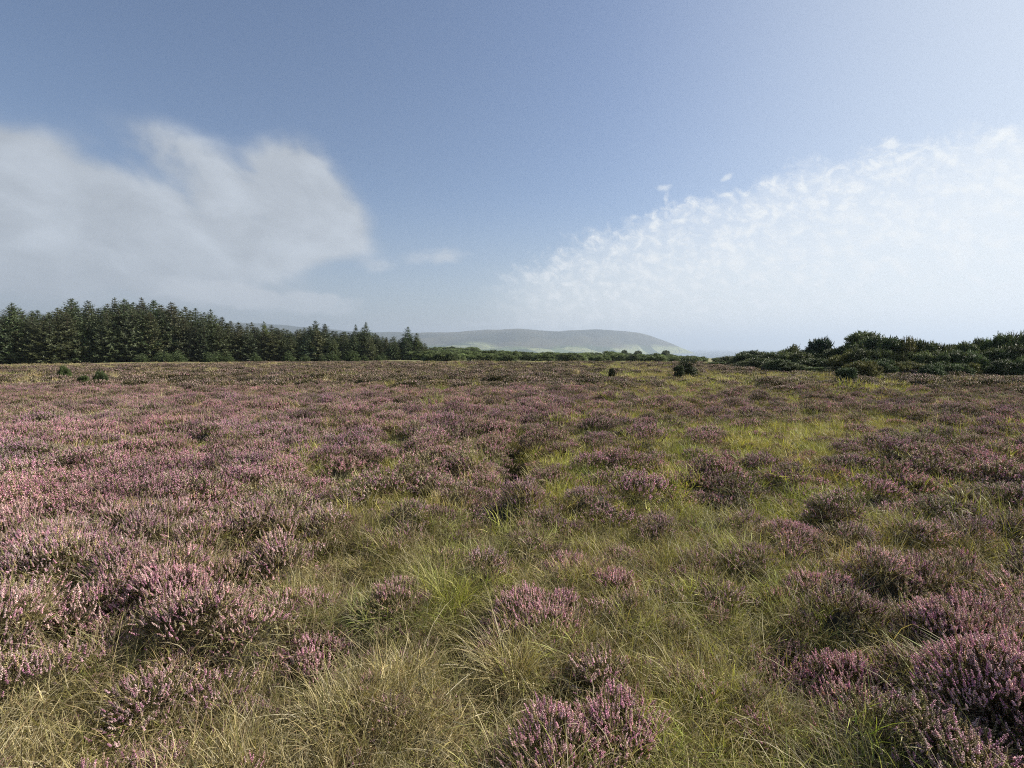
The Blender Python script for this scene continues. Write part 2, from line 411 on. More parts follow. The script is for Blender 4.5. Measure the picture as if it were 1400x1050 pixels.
LOD = [(0.0, 5.2, .088, 0), (5.2, 21.0, .165, 1), (21.0, 64.0, .37, 2)]
G, Hh = [], []
def push(lst, X, Y, Z, idx, sxy, sz, tint, tilt):
    n = len(X)
    lst.append((np.stack([X, Y, Z], 1), np.stack([rng.normal(0, tilt, n), rng.normal(0, tilt, n), rng.uniform(0, 6.28, n)], 1), np.stack([sxy, sxy, sz], 1), idx, tint))
for y0, y1, cell, det in LOD:
    X, Y = jitter(y0, y1, cell)
    keep = (hollow(X, Y) > -.20) | (rng.random(len(X)) < .35); X, Y = X[keep], Y[keep]
    h = H(X, Y); n = len(X)
    ish = (h + rng.normal(0, .07, n)) > .54
    # heather
    x, y = X[ish], Y[ish]; m = len(x); z = ground_z(x, y)
    tone = fbm(x * .35 + 40, y * .30 + 2, 2) ; q = np.degrees(np.arctan2(x, y))
    near = 1 - sst(6, 20, np.hypot(x, y))
    pk = rng.random(m) < np.clip(.37 + tone * .9 + near * .3 - sst(10, 45, q) * .30 + sst(10, 40, -q) * .12, .12, .95)
    tb = np.array(HI[det, 'P'])[rng.integers(4, size=m)]; tm = np.array(HI[det, 'M'])[rng.integers(4, size=m)]
    idx = np.where(pk, tb, tm)
    s = rng.uniform(.75, 1.25, m) * (1 + .25 * perlin(x * .9, y * .9))
    hs = s * (.8 + .45 * sst(.5, 1.1, h[ish]))
    vr = rng.uniform(.8, 1.2, (m, 1)); t2 = perlin(x * .5 + 9, y * .5)[:, None]
    far_ = 1 - .18 * sst(10, 30, np.hypot(x, y))[:, None]; vr = vr * far_ * (.97 + .45 * perlin(x * .8 + 50, y * .7)[:, None] + .3 * perlin(x * 2.7, y * 2.7 + 30)[:, None])
    vr = np.clip(vr, .45, 1.18)
    tint = np.hstack([vr * (.95 + t2 * .07), vr * (.94 + .06 * far_), vr * (.98 - t2 * .1) * (.55 + .45 * far_), np.ones((m, 1))])
    push(Hh, x, y, z - .02, idx, s, hs, tint, .16)
    # thin dull sprigs through the grass
    sp_ = (~ish) & (rng.random(n) < (.16, .16, .10)[det]); xs_, ys_ = X[sp_], Y[sp_]; m = len(xs_); vr = rng.uniform(.6, 1.2, (m, 1))
    sz_ = rng.uniform(.4, .8, m)
    push(Hh, xs_, ys_, ground_z(xs_, ys_), np.array(HI[det, 'M'] + HI[det, 'P'][:1])[rng.integers(5, size=m)], sz_, sz_ * 1.25, np.hstack([vr, vr, vr, np.ones((m, 1))]), .3)
    # grass: everywhere heather is not, sparse inside it
    isg = (~ish & (rng.random(n) < .88)) | (rng.random(n) < (.22, .26, .22)[det])
    x, y = X[isg], Y[isg]; m = len(x); z = ground_z(x, y); d = np.hypot(x, y); q = np.degrees(np.arctan2(x, y))
    f1 = fbm(x * .55 + 7, y * .5 + 31, 3); f2 = perlin(x * .23 + 70, y * .2)
    sc = f1 - .12 * sst(-15, 10, q) * (1 - sst(12, 20, d)) + .35 * sst(10, 35, -q) + .3 * sst(14, 40, d) + .25 * (rng.random(m) - .5) - .1 + .35 * (1 - sst(2.0, 3.4, d))
    yl = f2 + .5 * sst(-5, 20, q) * (1 - .9 * sst(8, 18, d)) + .5 * (rng.random(m) - .5)
    kind = np.where(sc + rng.normal(0, .18, m) > .10, 2, np.where(yl > .10, 1, 0))
    idx = np.choose(kind, [np.array(GI[det, k])[rng.integers(3, size=m)] for k in 'GYS'])
    s = rng.uniform(.75, 1.3, m); inside = h[isg] > .52
    hs = s * np.clip(.85 + 1.3 * perlin(x * 2.1, y * 2.1), .35, 1.6) * np.where(inside, 1.15, 1)
    vr = rng.uniform(.6, 1.3, (m, 1)); t2 = perlin(x * .8 + 19, y * .8)[:, None]
    tint = np.hstack([vr * (1 + t2 * .2), vr, vr, np.ones((m, 1))])
    push(G, x, y, z, idx, s, hs, tint, .26)
    if det == 0:
        for key, pr in (('L', .035), ('D', .30), ('B', .9)):
            mk = rng.random(n) < pr * (1 if key in 'LB' else (h < .6)); x, y = X[mk], Y[mk]; m = len(x)
            vr = rng.uniform(.6, 1.15, (m, 1)) if key == 'L' else rng.uniform(.25, .95, (m, 1))
            push(G, x, y, ground_z(x, y), np.array(GI[0, key])[rng.integers(3, size=m)], rng.uniform(.8, 1.2, m), rng.uniform(.8, 1.15, m), np.hstack([vr, vr, vr, np.ones((m, 1))]), .2)
    if det == 1:
        mk = rng.random(n) < .7; x, y = X[mk], Y[mk]; m = len(x); vr = rng.uniform(.25, .8, (m, 1))
        push(G, x, y, ground_z(x, y), np.array(GI[0, 'B'])[rng.integers(3, size=m)], rng.uniform(1.4, 2, m), rng.uniform(1.2, 1.8, m), np.hstack([vr, vr, vr, np.ones((m, 1))]), .2)
        mk = rng.random(n) < .03; x, y = X[mk], Y[mk]; m = len(x); vr = rng.uniform(.7, 1.2, (m, 1))
        push(G, x, y, ground_z(x, y), np.array(GI[0, 'L'])[rng.integers(3, size=m)], rng.uniform(.8, 1.2, m), rng.uniform(.8, 1.2, m), np.hstack([vr, vr, vr, np.ones((m, 1))]), .2)
def cat(lst): return [np.concatenate([q[i] for q in lst]) for i in range(5)]
P_, r_, s_, i_, t_ = cat(Hh); scatter('heather', hp, P_, r_, s_, i_, t_, 'low heather in dusty pink bloom covering the moor between the grass', 'heather'); nH = len(P_)
P_, r_, s_, i_, t_ = cat(G); scatter('moor_grass', gp, P_, r_, s_, i_, t_, 'green and straw coloured moor grass growing between the heather', 'grass'); nG = len(P_)

# ------------------------------------------------------------------ things: helpers
def empty(name, loc, rz=0, label=None, cat_=None, group=None):
    o = bpy.data.objects.new(name, None); o.empty_display_size = .2; COL.objects.link(o); o.location = loc; o.rotation_euler = (0, 0, rz)
    o['label'] = label; o['category'] = cat_
    if group: o['group'] = group
    return o
def part(name, me, parent, color=None):
    o = bpy.data.objects.new(name, me); COL.objects.link(o); o.parent = parent
    if color: o.color = (*color, 1)
    return o
def plant_thing(name, parts, loc, rz, scale, label, cat_, group, color=None):
    """parts: list of (part name, mesh)"""
    r = empty(name, loc, rz, label, cat_, group); r.scale = scale
    for pn, me in parts: part(pn, me, r, color if pn not in ('trunk', 'stem', 'stems') else (1, 1, 1))
    return r
gz = lambda x, y: float(ground_z(np.array([x]), np.array([y]))[0])

for i, (px, py, r, bl, lab) in enumerate(CLUMPS):
    r *= 1.0 if bl >= .7 and px > 600 else .82
    x, y = on_ground(px, py, .05); det = 0 if y < 5 else 1
    n = int(9500 * r * r + 130) if det == 0 else int(3800 * r * r + 80)
    a, b = clump('P' if bl > .55 else 'M', det, r, n, 1.0, .55, .85, (.08 + .4 * (1 - bl)))
    k = (1 + .1 * (bl - .7), 1, 1)
    plant_thing('heather_clump', [('blossom', a.mesh('blossom', M_PLANT)), ('stems', b.mesh('stems', M_PLANT))], (x, y, gz(x, y) - .01), random.uniform(0, 6), (1, 1, random.uniform(.95, 1.15)), lab, 'heather', 'heather clumps one can tell apart')
for px, py, r, k, lab in TUSS:
    x, y = on_ground(px, py, .05)
    if k == 'S' and r > .2: S = blades('S', 0, r * 1.2, 330, (.14, .34), lean=1.3, flat=.3, wind=(-.5, -.35))
    else: S = blades(k, 0 if y < 5 else 1, r, int(420 * (r / .2) ** 1.3), (.14, .42), lean=.6)
    t = empty('grass_tussock', (x, y, gz(x, y)), 0, lab, 'grass tussock', 'grass tussocks one can tell apart'); part('blades', S.mesh('blades', M_PLANT), t)

# ------------------------------------------------------------------ spruce
def spruce(Ht, R0, levels, seed, ragged=.18, bare=.05):
    r = np.random.default_rng(seed); S, B = Soup(), Soup()
    tube(B, [[0, 0, -.3], [.02, 0, Ht*.35], [-.02, .03, Ht*.7], [0, 0, Ht*.985]], Ht*.013, Ht*.0015, np.array([.09,.07,.055]), 7)
    for i in range(levels):
        t = (i + r.uniform(-.55, .55)) / levels; t = min(max(t, 0), .985)
        h = Ht * (bare + (1 - bare) * t)
        Rr = R0 * ((1 - t) ** .64) * (1 - .25 * math.exp(-t * 9)) + .05
        nb = 8 if t < .7 else 6
        a0 = r.uniform(0, 6.3)
        for b in range(nb):
            az = a0 + 2*pi*b/nb + r.normal(0, .18); Lb = Rr * r.uniform(1 - ragged*1.6, 1 + ragged)
            up = -.30 + .75 * t + r.normal(0, .07)
            dirh = np.array([math.cos(az), math.sin(az), 0]); ts = np.linspace(0, 1, 5)
            pts = dirh[None] * (Lb * ts)[:, None] + np.array([0, 0, 1.])[None] * (h + Lb * (up * ts + .22 * ts**2.2))[:, None]
            tube(B, pts[[0, 2, 4]], .022 * Ht/10, .006, np.array([.08,.06,.045]), 3)
            nt = max(5, int(15 * Lb / R0))
            tt = np.linspace(.18, 1, nt); side = np.where(np.arange(nt) % 2 == 0, 1, -1.)
            sd = np.array([-math.sin(az), math.cos(az), 0])
            base = np.stack([np.interp(tt, ts, pts[:, c]) for c in range(3)], 1)
            tl = (.22 + .30 * (1 - tt)) * (Lb * .55 + .18) * r.uniform(.7, 1.3, nt)
            D = dirh[None] * .75 + sd[None] * (side * r.uniform(.5, 1.1, nt))[:, None] + np.array([0, 0, 1.])[None] * r.normal(-.12, .22, nt)[:, None]
            D[-1] = dirh + np.array([0, 0, .5])
            g = np.array([.090,.110,.060]) * r.uniform(.6, 1.5, (nt, 1)); g = g + (tt[:, None] > .75) * np.array([.022,.03,.012])
            for sp in (0., 1.57):
                stamp(S, DIA_V, DIA_T, np.ones((4, 3)), base, D, np.stack([tl*.36, tl*.36, tl + .06], 1), np.full(nt, sp) + r.normal(0, .3, nt), g)
            nd = nt; tv = r.uniform(.2, 1, nd); base = np.stack([np.interp(tv, ts, pts[:, c]) for c in range(3)], 1)
            D = np.stack([r.normal(0, .4, nd), r.normal(0, .4, nd), r.choice([-1, -1, .9], nd)], 1); ll = r.uniform(.12, .34, nd) * (.5 + Lb / R0)
            stamp(S, DIA_V, DIA_T, np.ones((4, 3)), base, D, np.stack([ll*.4, ll*.4, ll], 1), r.uniform(0, 3, nd), np.array([.078,.098,.054]) * r.uniform(.6, 1.4, (nd, 1)))
    n = 14; zz = Ht * r.uniform(.955, 1.0, n)
    stamp(S, DIA_V, DIA_T, np.ones((4, 3)), np.stack([zz*0, zz*0, zz], 1), np.stack([r.normal(0, .6, n), r.normal(0, .6, n), np.full(n, .8)], 1), np.stack([np.full(n, .07)]*2 + [np.full(n, .26)], 1), r.uniform(0, 3, n), np.tile([.05,.07,.035], (n, 1)))
    return S.mesh('spruce_crown', M_NEEDLE), B.mesh('spruce_trunk', M_BARK)
SP = [spruce(10, 2.1, 38, 1, .26), spruce(10, 1.8, 36, 2, .3), spruce(10, 2.3, 39, 3, .34), spruce(10, 1.7, 33, 4, .3), spruce(10, 2.0, 37, 5, .38), spruce(10, 2.2, 35, 8, .42), spruce(10, 1.9, 40, 9, .35)]
SY = [spruce(5, 1.6, 17, 6, .25), spruce(5, 1.9, 18, 7, .3)]
# top line of the wood in the photo
TOPX = [-120, 0, 20, 40, 70, 100, 130, 160, 200, 240, 270, 300, 330, 370, 400, 430, 460, 500, 520, 540, 560, 580, 600]
TOPY = [425, 424, 416, 424, 420, 411, 417, 411, 410, 415, 420, 428, 436, 442, 447, 441, 450, 447, 457, 458, 451, 464, 478]
def wood_depth(px): return 78 + 34 * max(0, px) / 600.0
def wood_label(px, row, hh):
    where = ('at the left edge of the view' if px < 60 else 'beyond the small dark bushes on the moor' if px < 150 else 'where the wood stands tallest' if px < 260
             else 'where the wood begins to step down' if px < 350 else 'where the far hill shows over the wood' if px < 430 else 'in the lower thinner half of the wood' if px < 520 else 'near the low open end of the wood')
    rw = ('in the front row', 'in the second row', 'deep behind the front rows')[min(row, 2)]
    return 'dark green spruce %s, %s' % (rw, where)
SPECIAL = [(20, 415, 0, 'broad topped spruce standing above its neighbours at the far left of the wood'),
 (101, 409, 1, 'tallest broad headed spruce left of the middle of the wood'),
 (124, 412, 0, 'tall spruce just right of the tallest broad headed one'),
 (160, 408, 3, 'slim spruce with a single sharp leader at the highest part of the wood'),
 (173, 410, 2, 'wide spruce touching the slim sharp leadered one'),
 (197, 408, 3, 'spruce with a thin cross shaped tip at the highest part of the wood'),
 (213, 411, 1, 'narrow spruce right of the one with the cross shaped tip'),
 (237, 414, 0, 'tall spruce with a twin tip where the skyline starts to fall'),
 (290, 424, 3, 'thin pointed spruce standing above the falling skyline'),
 (362, 440, 3, 'yellowish green pointed spruce in front of the pale far hill'),
 (432, 439, 2, 'dark spruce with the highest bushy head in the lower half of the wood'),
 (445, 443, 0, 'dark spruce leaning against the highest bushy headed one'),
 (487, 444, 3, 'thin spruce left of the open topped one, near the end of the wood'),
 (501, 441, 3, 'spire topped spruce with open branches near the end of the wood'),
 (558, 447, 2, 'bushy headed spruce that ends the taller part of the wood'),
 (570, 455, 1, 'pale green spruce beside the bushy headed one at the end of the wood')]
nsp = 0
def put_spruce(px, top, Y, k, lab, col, young=False):
    global nsp
    x, y = at_depth(px, Y); z = float(land(np.array([x]), np.array([y]))[0])
    h = CZ + (HOR - top) / F * y - z
    me = (SY if young else SP)[k % (2 if young else 7)]; s = h / (5 if young else 10); w = s * random.uniform(1.2, 1.6) * (1.0 if h > 7 else 1.3)
    t = empty('spruce_tree', (x, y, z), random.uniform(0, 6.3), lab, 'spruce tree', 'spruces of the plantation'); t.scale = (w, w, s)
    part('trunk', me[1], t); part('crown', me[0], t, col); nsp += 1
for px, top, k, lab in SPECIAL: put_spruce(px, top, wood_depth(px) + 1, k, lab, tuple(random.uniform(.9, 1.2) * c for c in ((1.3, 1.25, .9) if 'yellowish' in lab or 'pale' in lab else (1, 1, 1))))
for row, (n, off, drop, sp) in enumerate(((58, 0, 8, 6), (58, 4.0, 3, 4), (52, 8.5, 0, 4))):
    for i in range(n):
        px = -110 + (690 if row < 2 else 660) * (i + random.uniform(-.35, .35)) / (n - 1)
        top = np.interp(px, TOPX, TOPY) + drop + abs(random.gauss(0, sp)) + (2 if px < 400 else 0)
        if px > 588: continue
        c = random.uniform(.8, 1.25); c *= 1.25 if px > 400 else 1; col = (c * random.uniform(.9, 1.2), c, c * random.uniform(.85, 1.1))
        put_spruce(px, top, wood_depth(px) + off + random.uniform(-1.2, 1.2), random.randrange(7), wood_label(px, row, 0), col)
for i in range(46):   # thicken the lower half
    px = 375 + 212 * (i + random.uniform(-.4, .4)) / 45; top = np.interp(px, TOPX, TOPY) + random.uniform(4, 13)
    c = random.uniform(.85, 1.3); put_spruce(px, top, wood_depth(px) + random.uniform(1, 11), random.randrange(7), wood_label(px, 1, 0).replace('in the second row', 'filling the middle rows'), (c * 1.05, c, c))
for i in range(22):   # young ones along the foot
    px = random.uniform(190, 585); put_spruce(px, random.uniform(476, 486), wood_depth(px) - 3 - random.uniform(0, 2), i, 'young light green spruce at the foot of the wood, hardly a third as tall', (1.15, 1.25, .95), True)

# ------------------------------------------------------------------ gorse and other bushes
def gorse(seed, W, Ht, lobes=26, shoots=80, ln=.26, base=(.072, .092, .038), open_=0., block=False):
    r = np.random.default_rng(seed); S, B = Soup(), Soup()
    for i in range(lobes):
        a = r.uniform(0, 6.3); q = math.sqrt(r.random()) * .85
        hx, hy = q * W * math.cos(a), q * W * math.sin(a)
        hz = Ht * (r.uniform(.30, 1.0)) * (1 - .45 * q * q)
        if block: hz = Ht * r.uniform(.35, .82)
        rad = r.uniform(.13, .26) * Ht * (.9 if open_ == 0 else .7)
        tube(B, [[hx*.15, hy*.15, -.15], [hx*.6, hy*.6, hz*.5], [hx, hy, hz]], .035, .012, np.array([.07,.05,.035]), 4)
        c0 = np.array(base) * r.uniform(.7, 1.35)
        D = r.normal(0, 1, (shoots, 3)); D /= np.linalg.norm(D, axis=1, keepdims=True); D[:, 2] = np.where(D[:, 2] < -.35, -D[:, 2], D[:, 2])
        P = np.array([hx, hy, hz - rad*.4]) + D * rad * r.uniform(.5, 1.0, (shoots, 1)) * (1 - open_ * r.random((shoots, 1)) * .5)
        Dd = D + np.array([0, 0, .7]) + r.normal(0, .3, (shoots, 3)); ll = ln * r.uniform(.5, 1.25, shoots)
        cc = c0 * r.uniform(.6, 1.5, (shoots, 1))
        stamp(S, CONE_V, CONE_T, np.ones((4, 3)), P, Dd, np.stack([ll*.22, ll*.22, ll], 1), r.uniform(0, 6, shoots), cc)
        for m in range(6):
            tq = r.uniform(.1, .9, (shoots, 1)); Dn = Dd / np.linalg.norm(Dd, axis=1, keepdims=True); P2 = P + Dn * ll[:, None] * tq
            D2 = Dn * .6 + r.normal(0, .7, (shoots, 3)); l2 = ll * r.uniform(.28, .55, shoots)
            stamp(S, LEAF_V, LEAF_T, np.ones((3, 3)), P2, D2, np.stack([l2*.35]*2 + [l2], 1), r.uniform(0, 6, shoots), cc * r.uniform(.8, 1.4, (shoots, 1)))
    # skirt of shoots down to the ground
    n = shoots * 6; a = r.uniform(0, 6.3, n); hz = r.uniform(0, .5, n) * Ht; q = W * (.95 - .2 * hz / Ht) * r.uniform(.75, 1.05, n)
    P = np.stack([q*np.cos(a), q*np.sin(a), hz], 1); D = np.stack([np.cos(a), np.sin(a), r.uniform(.2, 1.3, n)], 1); ll = ln * r.uniform(.5, 1.2, n)
    stamp(S, CONE_V, CONE_T, np.ones((4, 3)), P, D, np.stack([ll*.3, ll*.3, ll], 1), a, np.array(base) * r.uniform(.5, 1.3, (n, 1)))
    stamp(S, LEAF_V, LEAF_T, np.ones((3, 3)), P, D + r.normal(0, .6, (n, 3)), np.stack([ll*.3]*2 + [ll*.6], 1), a, np.array(base) * r.uniform(.5, 1.3, (n, 1)))
    return [('stem', B.mesh('gorse_stem', M_BARK)), ('foliage', S.mesh('gorse_foliage', M_GORSE))]
GO = [gorse(20 + i, w, h, l) for i, (w, h, l) in enumerate(((1.2, 1.6, 30), (1.5, 1.5, 36), (1.0, 1.7, 25), (1.3, 1.3, 30), (.9, 1.4, 22)))]
TREE_B = gorse(40, .75, 2.0, 26, 110, .17, (.075, .095, .040), .5)          # airy broadleaf top
CON_B = gorse(41, .55, 1.6, 20, 90, .34, (.034, .050, .030), 0., True)
KNOB = gorse(42, .7, 2.0, 9, 90, .24)
def bush(parts, px, top, Y, wpx, lab, cat_='gorse bush', group='gorse bushes on the bank', col=(1, 1, 1), base_h=1.6, base_w=1.2, name='gorse_bush', sink=0, zb=None):
    x, y = at_depth(px, Y); z = gz(x, y) - sink
    h = CZ + (HOR - top) / F * y - z; w = wpx / 2 / F * y / base_w
    t = plant_thing(name, parts, (x, y, z), random.uniform(0, 6.3), (w, w, h / base_h), lab, cat_, group, col); return t
# silhouette of the bank of gorse on the right
BX = [990, 1010, 1030, 1050, 1080, 1110, 1140, 1170, 1200, 1230, 1250, 1270, 1300, 1330, 1360, 1400, 1440, 1500]
BT = [494, 490, 483, 477, 473, 474, 472, 468, 462, 462, 468, 470, 470, 466, 458, 455, 456, 456]
def bank_depth(px): return np.interp(px, [990, 1060, 1180, 1300, 1500], [45, 37, 31.5, 29, 28])
def bank_label(px, row, top):
    w = ('at the low seaward end of the bank' if px < 1045 else 'beneath the square topped dark conifer' if px < 1140 else 'around the pale leafy tree of the bank' if px < 1215
         else 'under the knobbly upright bush' if px < 1275 else 'in the dip of the bank' if px < 1335 else 'in the highest part at the right edge')
    return 'dark gorse bush %s, %s' % (('on the skyline', 'halfway down', 'at the foot')[row], w)
for row, (n, off, f) in enumerate(((30, 2.6, 0), (30, 1.0, .33), (32, -.8, .66))):
    for i in range(n):
        px = 984 + 511 * (i + random.uniform(-.4, .4)) / (n - 1)
        tl = float(np.interp(px, BX, BT)); bot = float(np.interp(px, [990, 1400], [500, 512])); top = tl + (bot - tl) * f + random.uniform(-4, 3.5) + (5 if 1092 < px < 1152 else 0)
        if row == 2 and random.random() < .2: continue
        c = random.uniform(.75, 1.35); br = random.random() < .05
        col = (c * 1.3, c * 1.0, c * .8) if br else (c * random.uniform(.9, 1.15), c, c * .95)
        g = random.randrange(5)
        bush(GO[g], px, top, bank_depth(px) + off + random.uniform(-.5, .5), random.uniform(34, 60) * (.8 if row == 2 else 1), ('brown tinged ' + bank_label(px, row, top)[5:]) if br else bank_label(px, row, top), col=col, base_h=(1.75, 1.65, 1.85, 1.45, 1.55)[g])
bush(CON_B, 1121, 456, bank_depth(1121) + 3.5, 23, 'dark square topped little conifer standing up from the gorse bank', 'conifer', None, (.8, .9, 1), 1.9, .62, 'small_conifer')
bush(TREE_B, 1180, 450, bank_depth(1180) + 4, 44, 'pale leafy small tree with a thin top above the gorse bank', 'tree', None, (1.15, 1.15, 1), 2.1, .75, 'small_tree')
bush(KNOB, 1243, 454, bank_depth(1243) + 1.5, 30, 'knobbly upright brownish gorse bush poking above the bank', 'gorse bush', None, (1.5, 1.1, .9), 2.1, .8)
bush(GO[4], 1212, 457, bank_depth(1212) + 2, 55, 'tall black green gorse bush right of the pale leafy tree', 'gorse bush', None, (.7, .75, .8), 1.55, .9)
bush(KNOB, 1270, 461, bank_depth(1270) + 2, 22, 'small round headed gorse shoot on the skyline right of the knobbly bush', 'gorse bush', None, (1, 1, 1), 2.1, .8)
bush(GO[1], 1180, 492, 27.5, 46, 'yellow brown bush in front of the gorse bank below the pale leafy tree', 'bush', None, (1.7, 1.25, .9), 1.65, 1.5, 'bush')
bush(GO[4], 1158, 501, 24.5, 26, 'low black green bush in the heather in front of the yellow brown bush', 'bush', None, (.7, .8, .8), 1.55, .9, 'bush')
bush(GO[3], 1277, 500, 26, 34, 'low dark bush at the foot of the bank among the heather', 'bush', None, (.8, .9, .9), 1.45, 1.3, 'bush')
bush(KNOB, 939, 487, 30.5, 25, 'dark thorny bush alone on the moor edge in front of the sea', 'bush', None, (.6, .6, .6), 2.1, .8, 'bush')
bush(GO[4], 929, 498, 30, 14, 'tiny dark shoot beside the dark thorny bush on the moor edge', 'bush', None, (.7, .7, .7), 1.55, .9, 'bush')
bush(GO[3], 837, 504, 26.5, 11, 'tiny dark bush alone on the tan grass of the moor edge', 'bush', None, (.6, .5, .5), 1.45, 1.3, 'bush')
bush(GO[3], 136, 508, 21, 18, 'dark green bush on the moor in front of the spruce wood', 'bush', None, (.7, .75, .65), 1.45, 1.3, 'bush')
bush(GO[4], 112, 512, 21.5, 14, 'small green bush just left of the dark green one before the wood', 'bush', None, (.9, .9, .7), 1.55, .9, 'bush')
bush(GO[3], 86, 501, 27, 16, 'low green bush farthest left of the three before the spruce wood', 'bush', None, (.9, .95, .7), 1.45, 1.3, 'bush')

# far scrub belt between the wood and the sea
SX = [570, 600, 640, 665, 690, 720, 800, 850, 900, 950, 1000, 1040]
ST = [474, 473.5, 474.5, 476, 479.5, 482, 481, 481.5, 484, 487, 490, 491]
for i in range(290):
    px = random.uniform(560, 1045); u = random.random() ** 1.3; Y = 95 + 215 * u
    tl = float(np.interp(px, SX, ST))
    x, y = at_depth(px, Y); z = float(land(np.array([x]), np.array([y]))[0])
    maxh = CZ + (HOR - tl) / F * y - z
    h = min(maxh, random.uniform(1.0, 2.2)) if Y < 250 else maxh * random.uniform(.72, 1.0)
    if h < .7: continue
    g = random.randrange(5); c = random.uniform(.9, 1.7); w = h / 1.6 * random.uniform(1.1, 2.2)
    lab = ('dark scrub bush in the far belt, %s' % ('just past the end of the spruce wood' if px < 650 else 'under the highest part of the far hill' if px < 780 else 'under the falling end of the far hill' if px < 935 else 'in front of the sea')) if Y > 200 else \
          ('olive scrub bush on tan ground before the belt, %s' % ('near the spruce wood' if px < 700 else 'toward the middle of the view' if px < 850 else 'toward the sea'))
    plant_thing('scrub_bush', GO[g], (x, y, z - .1), random.uniform(0, 6.3), (w, w, h / 1.6), lab, 'bush', 'bushes of the far scrub belt', (c * 1.15, c * 1.15, c))
for px, top, w, lab in ((854, 478.5, 10, 'small round tree farthest left of three on the scrub belt'), (873, 479.5, 13, 'low round tree between the other two on the scrub belt'), (911, 479, 13, 'dark taller tree on the scrub belt near the tip of the headland')):
    x, y = at_depth(px, 240); z = float(land(np.array([x]), np.array([y]))[0]); h = CZ + (HOR - top) / F * y - z
    plant_thing('small_tree', GO[0], (x, y, z), 1, (w/2/F*y/1.2, w/2/F*y/1.2, h/1.75), lab, 'tree', 'three round trees on the scrub belt', (1, 1, 1))

# ------------------------------------------------------------------ ground
th = []
a = -180.
while a < 180:
    th.append(a); a += .55 if abs(a) < 58 else 4.0
rad = [0.0]; rr = .35
while rr < 2600: rad.append(rr); rr *= 1.022 if rr < 80 else 1.05
th = np.radians(np.array(th)); rad = np.array(rad)
RR, TT = np.meshgrid(rad, th, indexing='ij'); X = RR * np.sin(TT); Y = RR * np.cos(TT) - .3
Z = ground_z(X, Y) - .03; nr, nth = X.shape
V = np.stack([X, Y, Z], -1).reshape(-1, 3)
i, j = np.meshgrid(np.arange(nr - 1), np.arange(nth), indexing='ij'); j2 = (j + 1) % nth
A, B_, C_, D_ = (i*nth+j).ravel(), (i*nth+j2).ravel(), ((i+1)*nth+j2).ravel(), ((i+1)*nth+j).ravel()
T = np.concatenate([np.stack([A, C_, B_], 1), np.stack([A, D_, C_], 1)])
m, nt = new_mat('moor_ground'); N = nt.nodes.new; L = nt.links.new
g = N('ShaderNodeNewGeometry'); n1 = N('ShaderNodeTexNoise'); n1.inputs['Scale'].default_value = 22; n1.inputs['Detail'].default_value = 6; L(g.outputs['Position'], n1.inputs[0])
n2 = N('ShaderNodeTexNoise'); n2.inputs['Scale'].default_value = .35; n2.inputs['Detail'].default_value = 4; L(g.outputs['Position'], n2.inputs[0])
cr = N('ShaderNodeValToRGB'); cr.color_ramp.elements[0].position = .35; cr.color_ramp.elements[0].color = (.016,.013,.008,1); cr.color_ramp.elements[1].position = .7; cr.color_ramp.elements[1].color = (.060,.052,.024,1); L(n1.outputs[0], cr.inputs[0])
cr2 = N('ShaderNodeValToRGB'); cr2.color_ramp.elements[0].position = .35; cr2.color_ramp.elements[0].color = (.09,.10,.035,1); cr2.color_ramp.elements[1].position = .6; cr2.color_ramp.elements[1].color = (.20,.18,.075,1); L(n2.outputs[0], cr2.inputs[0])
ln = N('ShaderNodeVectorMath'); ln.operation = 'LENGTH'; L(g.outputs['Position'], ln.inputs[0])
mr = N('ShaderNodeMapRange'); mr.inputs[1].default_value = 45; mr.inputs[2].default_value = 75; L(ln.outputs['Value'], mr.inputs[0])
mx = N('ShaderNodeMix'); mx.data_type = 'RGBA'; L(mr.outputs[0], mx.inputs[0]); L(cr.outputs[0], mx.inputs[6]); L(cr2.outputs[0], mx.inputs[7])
p = N('ShaderNodeBsdfPrincipled'); p.inputs['Roughness'].default_value = .95; L(mx.outputs[2], p.inputs['Base Color'])
bp = N('ShaderNodeBump'); bp.inputs['Strength'].default_value = .6; bp.inputs['Distance'].default_value = .03; L(n1.outputs[0], bp.inputs['Height']); L(bp.outputs[0], p.inputs['Normal'])
o = N('ShaderNodeOutputMaterial'); L(p.outputs[0], o.inputs[0])
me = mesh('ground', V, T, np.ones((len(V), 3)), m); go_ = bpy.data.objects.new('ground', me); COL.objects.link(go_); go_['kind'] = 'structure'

# ------------------------------------------------------------------ far hills: ridge line from the photo
SEA = -60.0
HX = [-400, -100, 0, 60, 150, 250, 350, 390, 430, 500, 560, 620, 660, 700, 740, 765, 810, 850, 872, 890, 905, 920, 932, 945, 955]
HY = [426, 424, 426, 429, 434, 439, 442.5, 444, 448, 454, 455, 454, 452, 450, 452, 453.5, 450.5, 453, 455, 459.5, 465, 471, 477, 480.5, 481.5]
Yc = 6500.
xs = np.arange(-6500, 2500, 30.); ys = np.arange(3600, 8200, 50.)
GX, GY = np.meshgrid(xs, ys, indexing='ij')
pxr = 700 + F * GX / Yc
crest = CZ + (HOR - np.interp(pxr, HX, HY)) / F * Yc - SEA + 14 * fbm(GX / 420, GX * 0 + 3.3, 3) * sst(2150, 1500, GX) * (GX < 2150)
t = np.where(GY < Yc, sst(3700, Yc, GY) ** .9, 1 - .5 * sst(Yc, 8200, GY))
coast = sst(.0, 1, (1950 - GX) / 900 + 0)   # the coast draws in toward the headland's tip
t2 = np.where(GY < Yc, sst(np.clip(3700 + 2300 * (1 - sst(0, 2200, 2150 - GX)), 0, 6000), Yc + 1, GY), 1 - .5 * sst(Yc, 8200, GY))
gul = fbm(GX / 520, GY / 900, 4, .55)
